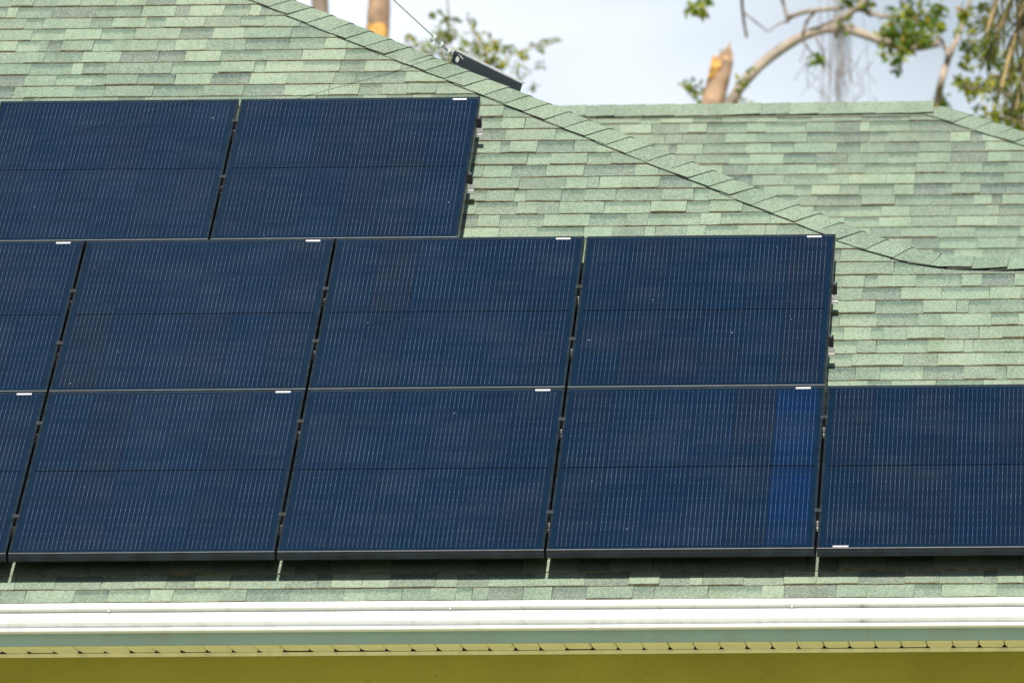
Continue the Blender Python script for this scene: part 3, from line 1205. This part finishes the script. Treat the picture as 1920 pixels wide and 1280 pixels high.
mb.f += [(s0, s0 + 1, s0 + 2, s0 + 3), (s0 + 7, s0 + 6, s0 + 5, s0 + 4), (s0, s0 + 4, s0 + 5, s0 + 1), (s0 + 1, s0 + 5, s0 + 6, s0 + 2), (s0 + 2, s0 + 6, s0 + 7, s0 + 3)]
mb.m += [0] * 5
M['plate'] = simple('slate_grey_paint', (0.020, 0.027, 0.034), 0.5, var=0.12, scale=30)
mb.build('plate_web', M['plate'], plate)
mb = MB()                                            # the lip folded back along the upper edge
s0 = 0
mb.v = [plate_pt(0, Hp, th / 2), plate_pt(Lp, Hp, th / 2), plate_pt(Lp, Hp + 0.001, -0.014), plate_pt(0, Hp + 0.001, -0.014), plate_pt(0, Hp + 0.005, th / 2), plate_pt(Lp, Hp + 0.005, th / 2), plate_pt(Lp, Hp + 0.006, -0.014), plate_pt(0, Hp + 0.006, -0.014)]
mb.f = [(0, 3, 2, 1), (4, 5, 6, 7), (0, 1, 5, 4), (1, 2, 6, 5), (2, 3, 7, 6), (3, 0, 4, 7)]
mb.m = [0] * 6
mb.build('plate_lip', simple('bare_steel_lip', (0.45, 0.46, 0.45), 0.5, var=0.2, scale=40), plate)
for (ca, cb, cr_) in ((0.036, 0.0475, 0.0035), (0.051, 0.044, 0.005), (0.058, 0.041, 0.0042), (0.0645, 0.0375, 0.0035), (0.066, 0.0405, 0.0025), (0.049, 0.0485, 0.0035), (0.083, 0.050, 0.002)):
    V = []
    for q in range(7):
        r_ = cr_ * random.uniform(0.6, 1.2)
        V.append(plate_pt(ca + r_ * math.cos(q * 0.9), cb + 0.6 * r_ * math.sin(q * 0.9), th / 2 + 0.0006))
    mesh_obj('paint_chip', V, [tuple(range(7))], M['sticker'], plate)
pb = plate_pt(Lp - 0.042, 0.006, 0)
mb = MB().tube([pb + nrm * 0.003, pb + nrm * 0.012], 0.006, 6)
mb.build('anchor_bolt', M['steel'], plate)

P0 = plate_pt(hx - 0.012, hz + 0.006, 0.0) + bl
D = Vector((-0.448, -0.815, 0.362)).normalized()
wroot = empty('guy_wire', P0)
tag(wroot, 'thin steel guy wire with cable clips rising left from the anchor plate', 'wire')
MB().tube([D * 0.045, D * 12.0], 0.0032, 6).build('wire_strand', M['steel'], wroot)
side = D.cross(Vector((0, 1, 0.2))).normalized()
# thimble loop through the hole
lp = []
for q in range(13):
    an = math.pi * (0.15 + 1.7 * q / 12) - math.pi
    lp.append(D * (0.020 * math.cos(an) * -1) + side * (0.006 * math.sin(an)) + D * 0.022)
MB().tube(lp, 0.0026, 6).build('wire_loop', M['clamp'], wroot)
MB().tube([side * 0.006 + D * 0.04, side * 0.007 + D * 0.17], 0.0030, 6).build('wire_tail', M['steel'], wroot)
M['zinc'] = simple('bright_zinc', (0.72, 0.78, 0.74), 0.4)
for s_ in (0.060, 0.125, 0.19):
    cpt = D * s_ + side * 0.003
    n2 = D.cross(side)
    mb = MB()
    mb.tube([cpt - side * 0.012, cpt + side * 0.013], 0.0085, 6)
    for sg in (-1, 1):
        mb.tube([cpt + D * (0.006 * sg) - side * 0.010 , cpt + D * (0.006 * sg) + side * 0.024], 0.0034, 6)
        mb.tube([cpt + D * (0.006 * sg) + side * 0.011, cpt + D * (0.006 * sg) + side * 0.019], 0.0068, 6)
    mb.build('cable_clip', M['zinc'], wroot)


# ------------------------------------------------------------------ trees beyond the roof
def leaves(mb, c, r, n, size, flat=0.8):
    size *= 1.12
    r *= 1.2
    for _ in range(int(n * 1.45)):
        d = Vector((random.gauss(0, 1), random.gauss(0, 1), random.gauss(0, 1))).normalized()
        p = Vector(c) + Vector((d.x, d.y, d.z * flat)) * r * random.random() ** 0.45
        s = size * random.uniform(0.6, 1.25)
        t = Vector((random.gauss(0, 1), random.gauss(0, 1), random.gauss(-0.2, 0.7))).normalized()
        nn = Vector((random.gauss(0, 0.6), random.gauss(-0.3, 0.6), random.gauss(0.8, 0.5))).normalized()
        q = t.cross(nn).normalized()
        nn = q.cross(t)
        b = len(mb.v)
        mb.v += [p, p + t * s * 0.45 + q * s * 0.27 + nn * s * 0.06, p + t * s - nn * s * 0.08, p + t * s * 0.45 - q * s * 0.27 + nn * s * 0.06]
        mb.f += [(b, b + 1, b + 2), (b, b + 2, b + 3)]
        mb.m += [0, 0]


def px_path(pts, Y):
    """pts: (x px, y px[, dy])"""
    return [at(p[0], p[1], Y + (p[2] if len(p) > 2 else 0)) for p in pts]


def smooth_path(P, k=4):
    P = [Vector(p) for p in P]
    tot = sum((q - p).length for p, q in zip(P, P[1:]))
    st = min(0.08, tot / 8)
    out = []
    for p, q in zip(P, P[1:]):
        n = max(1, int((q - p).length / st))
        out += [p.lerp(q, i / n) for i in range(n)]
    out.append(P[-1])
    for _ in range(3):
        out = [out[0]] + [(out[i - 1] + out[i] * 2 + out[i + 1]) / 4 for i in range(1, len(out) - 1)] + [out[-1]]
    return out


def lerp_r(r0, r1, n):
    return [r0 + (r1 - r0) * i / (n - 1) for i in range(n)]


def limb(mb, P, r0, r1, n=9, m=0):
    P = smooth_path(P)
    mb.tube(P, [r * random.uniform(0.975, 1.025) for r in lerp_r(r0, r1, len(P))], n, m, jit=0.05)


def snapped(name, label, pts, Y, r0, r1, wound):
    base = at(pts[0][0], pts[0][1], Y)
    foot_ = Vector((base.x - 0.5, Y, 0))
    root = empty(name, foot_)
    tag(root, label, 'tree', 'snapped tree trunks')
    P = [Vector((0, 0, -0.05)), (base - foot_) * 0.5 + Vector((0.1, 0, 0))] + [at(p[0], p[1], Y) - foot_ for p in pts]
    mb = MB()
    limb(mb, P, r0, r1, 14)
    mb.build('trunk', M['bark_warm'], root, True)
    wound(root, foot_, P)
    return root


# snapped trunk on the right with a long torn face
def wound_a(root, foot_, P):
    mb = MB()
    Y = TA
    # jagged splinters standing on the broken end, and the long torn strip down its left side
    s_ = (Y - CAM.y) / FPX
    for k_ in range(11):                       # splinters left standing where the stem broke
        x0 = 1347 + k_ * 2.1
        p, q = at(x0, 122, Y + random.uniform(-0.03, 0.03)) - foot_, at(x0 + 6 + random.uniform(-2, 2), 76 + random.uniform(0, 22), Y + random.uniform(-0.03, 0.03)) - foot_
        w_ = random.uniform(3.0, 5.0) * s_
        mb.tube([p, p.lerp(q, 0.5), q], [w_, w_ * 0.8, 0.6 * s_], 5, 0, jit=0.25)
    mb.build('splinter', M['splinter'], root)
    mb = MB()
    for k_ in range(7):                        # long torn strip down the left side
        x0 = 1327 + k_ * 2.4
        P_ = [at(x0 + random.uniform(-1, 1), 148 - k_, Y - 0.07) - foot_, at(x0 + 7, 126, Y - 0.085) - foot_, at(x0 + 12, 104 + random.uniform(-3, 6), Y - 0.06) - foot_]
        w_ = random.uniform(2.6, 4.0) * s_
        mb.tube(P_, [w_ * 0.5, w_, 0.6 * s_], 5, 0, jit=0.2)
    mb.build('torn_wood', M['torn'], root)


TA = 34.0
snapped('snapped_tree', 'snapped pale trunk with orange torn wood, standing above the rear ridge', [(1326, 230), (1336, 190), (1347, 150), (1356, 112)], TA, 0.24, 0.078, wound_a)


def wound_b(root, foot_, P):
    mb = MB()
    s_ = (TB - CAM.y) / FPX
    ctr = smooth_path(P)
    ring = [p for p in ctr if 40 < px(p + foot_)[1] < 80]
    ring.sort(key=lambda p: p.z)
    mb.tube(ring, [0.088] * (len(ring) - 1) + [0.084], 14, 0, jit=0.03)
    mb.build('torn_wood', M['torn'], root)


TB = 36.0
snapped('snapped_tree', 'pale trunk with an orange wound, left of the guy wire', [(703, 130), (707, 70), (711, 20), (714, -60), (716, -140)], TB, 0.2, 0.075, wound_b)

# bare brown trunk farther left
foot_ = Vector((at(600, 200, 37).x, 37, 0))
root = empty('bare_trunk', foot_)
tag(root, 'brown trunk tip just showing over the hip at the top left', 'tree')
mb = MB()
limb(mb, [Vector((0, 0, -0.05)), at(604, 120, 37) - foot_, at(600, 10, 37) - foot_, at(592, -90, 37) - foot_], 0.14, 0.06, 12)
mb.build('trunk', M['bark_dark'], root, True)

# leafy tree behind the anchor plate
TY = 38.0
foot_ = Vector((at(860, 300, TY).x, TY, 0))
root = empty('leafy_tree', foot_)
tag(root, 'small loose-leaved tree behind the guy wire and anchor plate', 'tree', 'trees beyond the roof')
mb = MB()
top = at(860, 230, TY) - foot_
limb(mb, [Vector((0, 0, -0.05)), top * 0.5 + Vector((0.15, 0, 0)), top], 0.10, 0.035)
mb.build('trunk', M['bark_dark'], root, True)
mb = MB()
tw = [[(860, 230), (845, 150), (835, 80), (842, 30)], [(860, 230), (900, 150), (960, 100), (1035, 72)], [(860, 230), (890, 160), (905, 90), (885, 40)], [(860, 230), (940, 180), (1000, 130)], [(850, 200), (800, 120), (760, 72)], [(842, 30), (834, -40), (820, -110)]]
for t_ in tw:
    limb(mb, px_path([(a_, b_, random.uniform(-0.5, 0.5)) for a_, b_ in t_], TY), 0.008, 0.003, 5)
mb.v = [Vector(v) - foot_ for v in mb.v]
mb.build('branch', M['bark_dark'], root, True)
mb = MB()
for (x_, y_, r_, n_) in ((838, 62, 22, 44), (845, 36, 12, 12), (822, 92, 30, 60), (880, 92, 20, 34), (932, 86, 15, 26), (908, 80, 14, 20), (922, 105, 20, 22), (935, 122, 14, 24), (1005, 90, 8, 10), (982, 100, 10, 9),
                        (1040, 74, 7, 6), (768, 70, 12, 14), (790, 88, 16, 18), (885, 42, 10, 7), (890, 62, 10, 7), (815, 24, 8, 6), (978, 140, 16, 10), (1000, 165, 9, 9), (1012, 120, 10, 5), (900, 108, 16, 14), (860, 112, 22, 26), (955, 96, 14, 10), (965, 120, 12, 8), (840, 130, 26, 30), (798, 108, 14, 18), (1025, 76, 6, 5)):
    c_ = at(x_, y_, TY + random.uniform(-0.5, 0.5))
    leaves(mb, c_ - foot_, r_ * (TY - CAM.y) / FPX, n_, 0.055)
leaves(mb, at(870, 225, TY) - foot_, 0.3, 200, 0.06)
leaves(mb, at(822, -95, TY) - foot_, 0.22, 90, 0.06)
o = mb.build('crown', M['leaf'], root)

# pale-limbed tree with a long arching branch, on the right
TC = 35.0
s_ = (TC - CAM.y) / FPX
foot_ = Vector((at(1335, 300, TC).x, TC, 0))
root = empty('arching_tree', foot_)
tag(root, 'pale-barked tree whose long limb arches right, hung with dry vines', 'tree', 'trees beyond the roof')


def rel(mb):
    mb.v = [Vector(v) - foot_ for v in mb.v]
    return mb


mb = MB()
base = at(1345, 240, TC)
limb(mb, [foot_, (foot_ + base) * 0.5 + Vector((-0.2, 0, 0)), base], 0.22, 0.055, 12)
rel(mb).build('trunk', M['bark'], root, True)
mb = MB()
limb(mb, px_path([(1345, 240), (1382, 165), (1420, 125), (1465, 88), (1500, 68), (1545, 50), (1590, 50), (1625, 62), (1655, 82), (1690, 100), (1725, 98), (1762, 80)], TC), 11 * s_, 8 * s_, 10)
rel(mb).build('limb', M['bark'], root, True)
limbs = [
    (([(1545, 52), (1580, 38), (1600, 18), (1622, 8), (1640, -15)]), 8, 4), (([(1600, 16), (1632, 22), (1650, 34), (1690, 30)]), 5, 4),
    (([(1478, 34), (1500, 22), (1540, 18), (1580, 16)]), 5, 4), (([(1478, 40), (1472, 20), (1464, -10)]), 4, 3),
    (([(1505, 66), (1506, 50), (1520, 30), (1532, 20)]), 3, 3), (([(1400, 70), (1394, 40), (1390, -10)]), 3, 3), (([(1393, 22), (1412, 38), (1440, 60)]), 2, 1),
    (([(1755, 230), (1758, 190), (1765, 150), (1778, 108), (1788, 85)]), 9, 6), (([(1778, 105), (1768, 78), (1758, 66)]), 6, 3), (([(1782, 100), (1800, 60), (1812, 30), (1822, -10)]), 6, 4),
    (([(1500, 70), (1520, 100), (1545, 125), (1560, 150)]), 2, 1), (([(1525, 62), (1540, 92), (1556, 130)]), 2, 1), (([(1478, 40), (1460, 44), (1440, 60)]), 3, 1)]
for pts, r0_, r1_ in limbs:
    mb = MB()
    limb(mb, px_path([(a_, b_, random.uniform(-0.2, 0.2)) for a_, b_ in pts], TC), r0_ * s_, r1_ * s_, 8)
    rel(mb).build('branch', M['bark'] if r0_ > 3 else M['bark_dark'], root, True)
mb = MB()
for i in range(38):
    x_ = random.gauss(1574, 13)
    if i < 10:
        x_ = random.uniform(1530, 1620)
    y0 = random.uniform(-30, 60)
    y1 = random.uniform(150, 250)
    dx_ = random.gauss(0, 10)
    P = px_path([(x_, y0), (x_ + dx_ * 0.3 + random.gauss(0, 3), y0 + (y1 - y0) * 0.35), (x_ + dx_ * 0.6 + random.gauss(0, 4), y0 + (y1 - y0) * 0.7), (x_ + dx_, y1)], TC + random.uniform(-0.3, 0.3))
    mb.tube(smooth_path(P, 3), random.uniform(0.35, 0.75) * s_, 4)
for i in range(26):
    x_, y0 = random.uniform(1500, 1640), random.uniform(70, 190)
    P = px_path([(x_, y0), (x_ + random.gauss(0, 9), y0 + 18), (x_ + random.gauss(0, 16), y0 + 38)], TC + random.uniform(-0.3, 0.3))
    mb.tube(P, random.uniform(0.4, 0.8) * s_, 4)
rel(mb).build('hanging_vine', M['vine'], root)
mb = MB()
for (x_, y_, r_, n_) in ((1308, 10, 18, 34), (1295, 20, 10, 14), (1316, 26, 10, 12), (1326, 2, 10, 14), (1588, 6, 12, 22), (1620, 8, 14, 22), (1576, 52, 14, 18), (1532, 118, 12, 22), (1520, 108, 8, 6), (1405, 128, 5, 5), (1375, 190, 18, 28), (1362, 195, 12, 14),
                        (1300, 165, 14, 18), (1312, 178, 10, 10), (1282, 155, 8, 6), (1390, 160, 12, 12), (1395, 190, 10, 6), (1690, 40, 30, 58), (1715, 65, 30, 66), (1680, 80, 26, 64), (1740, 40, 26, 54), (1725, 20, 28, 40), (1705, 5, 22, 24), (1672, 56, 16, 24),
                        (1682, 112, 12, 20), (1683, 132, 9, 12), (1735, 72, 16, 30), (1652, 62, 10, 12), (1655, 100, 8, 6), (1758, 18, 16, 22), (1764, 50, 10, 14), (1700, 92, 14, 24), (1766, 182, 10, 14), (1770, 200, 14, 20), (1662, 20, 14, 10)):
    leaves(mb, at(x_, y_, TC + random.uniform(-0.4, 0.4)), r_ * s_, n_, 0.062)
for (x_, y_) in ((1464, -60), (1392, -60), (1640, -50), (1700, -45)):
    leaves(mb, at(x_, y_, TC), 0.17, 90, 0.065)
rel(mb).build('crown', M['leaf_dark'], root)

# leafy tree at the right edge
TD = 33.0
s_ = (TD - CAM.y) / FPX
foot_ = Vector((at(1960, 400, TD).x, TD, 0))
root = empty('leafy_tree', foot_)
tag(root, 'green and yellow leaved tree at the right edge, behind the rear hip', 'tree', 'trees beyond the roof')
mb = MB()
limb(mb, [foot_, (foot_ + at(1950, 260, TD)) * 0.5 + Vector((0.15, 0, 0)), at(1950, 260, TD), at(1930, 120, TD), at(1915, 0, TD)], 0.16, 0.035, 10)
rel(mb).build('trunk', M['bark_dark'], root, True)
mb = MB()
for pts in ([(1935, 150), (1890, 110), (1850, 90), (1810, 60)], [(1945, 200), (1890, 175), (1840, 165), (1800, 160)], [(1945, 240), (1890, 222), (1850, 210)], [(1925, 90), (1870, 50), (1830, 30)]):
    limb(mb, px_path([(a_, b_, random.uniform(-0.3, 0.3)) for a_, b_ in pts], TD), 3 * s_, 1 * s_, 6)
rel(mb).build('branch', M['bark_dark'], root, True)
mb = MB()
for (x_, y_, r_, n_) in ((1805, 25, 16, 20), (1830, 45, 18, 28), (1815, 85, 14, 20), (1840, 100, 18, 30), (1812, 110, 10, 12), (1808, 125, 8, 8), (1852, 78, 14, 20), (1865, 105, 14, 18), (1870, 120, 14, 18),
                        (1805, 155, 14, 26), (1822, 165, 16, 30), (1845, 160, 12, 18), (1862, 150, 12, 14), (1880, 165, 16, 26), (1900, 150, 14, 20), (1890, 195, 18, 30), (1910, 180, 14, 22), (1905, 215, 14, 28), (1880, 218, 14, 26), (1858, 215, 12, 20), (1835, 200, 8, 8),
                        (1915, 240, 14, 20), (1896, 236, 12, 18), (1850, 228, 8, 8), (1795, 60, 8, 8), (1845, 15, 16, 18), (1885, 135, 12, 14), (1828, 130, 8, 6), (1915, 120, 16, 24), (1855, 178, 10, 8), (1925, 205, 14, 20)):
    leaves(mb, at(x_, y_, TD + random.uniform(-0.5, 0.5)), r_ * s_, n_, 0.062)
for (x_, y_) in ((1990, 120), (2010, 220), (1960, 300), (1900, -80), (1990, 10)):
    leaves(mb, at(x_, y_, TD), 0.3, 170, 0.065)
rel(mb).build('crown', M['leaf'], root)

# palm at the top right corner: old fronds hanging into the picture
TP = 26.0
s_ = (TP - CAM.y) / FPX
crown = at(2030, -210, TP)
foot_ = Vector((crown.x + 0.3, TP, 0))
root = empty('palm_tree', foot_)
tag(root, 'palm with olive and brown fronds hanging into the top right corner', 'palm')
mb = MB()
limb(mb, [foot_, (foot_ + crown) * 0.5 + Vector((0.2, 0, 0)), crown], 0.17, 0.12, 12)
rel(mb).build('trunk', M['bark_dark'], root, True)
fr = [([(2030, -210), (1960, -120), (1905, -20), (1868, 70), (1850, 115)], 0), ([(2030, -210), (1970, -110), (1925, 0), (1893, 100), (1878, 165)], 0), ([(2030, -210), (1980, -90), (1945, 30), (1918, 130), (1905, 205)], 0),
      ([(2030, -210), (1940, -150), (1890, -60), (1862, 20), (1850, 62)], 0), ([(2030, -210), (1990, -80), (1960, 40), (1940, 140), (1930, 230)], 0), ([(2030, -210), (2020, -60), (2000, 60), (1990, 170)], 0),
      ([(2030, -210), (2100, -170), (2180, -60), (2220, 80)], 0), ([(2030, -210), (2080, -100), (2110, 20), (2120, 140)], 0), ([(2030, -210), (2060, -330), (2130, -360), (2210, -300)], 0), ([(2030, -210), (1960, -300), (1860, -290), (1780, -200)], 0)]
for pts, _ in fr:
    P = smooth_path(px_path([(a_, b_, random.uniform(-0.25, 0.25)) for a_, b_ in pts], TP), 8)
    mb = MB()
    mb.tube(P, lerp_r(0.030, 0.009, len(P)), 6, 1)
    for i in range(3, len(P)):
        t_ = (P[i] - P[i - 1]).normalized()
        for rep in range(5):
            for sd in (-1, 1):
                lat = t_.cross(Vector((0, 1, 0))).normalized() * sd
                ln = random.uniform(0.16, 0.30) * (1 - 0.4 * i / len(P))
                d_ = (t_ * random.uniform(0.5, 1.0) + lat * random.uniform(0.15, 0.6) + Vector((0, random.gauss(0, 0.4), -random.uniform(0.2, 0.8)))).normalized()
                p0_ = P[i - 1].lerp(P[i], random.random())
                q_ = d_.cross(Vector((random.gauss(0, .4), 1, random.gauss(0, .4)))).normalized() * 0.005
                b0_ = len(mb.v)
                m_ = p0_ + d_ * ln * 0.55
                e_ = p0_ + d_ * ln + Vector((0, 0, -0.05 * ln))
                mb.v += [p0_ - q_ * 0.5, p0_ + q_ * 0.5, m_ + q_, e_, m_ - q_]
                mb.f += [(b0_, b0_ + 1, b0_ + 2, b0_ + 4), (b0_ + 4, b0_ + 2, b0_ + 3)]
                mb.m += [0, 0]
    rel(mb).build('frond', [M['palm'], M['rachis']], root)
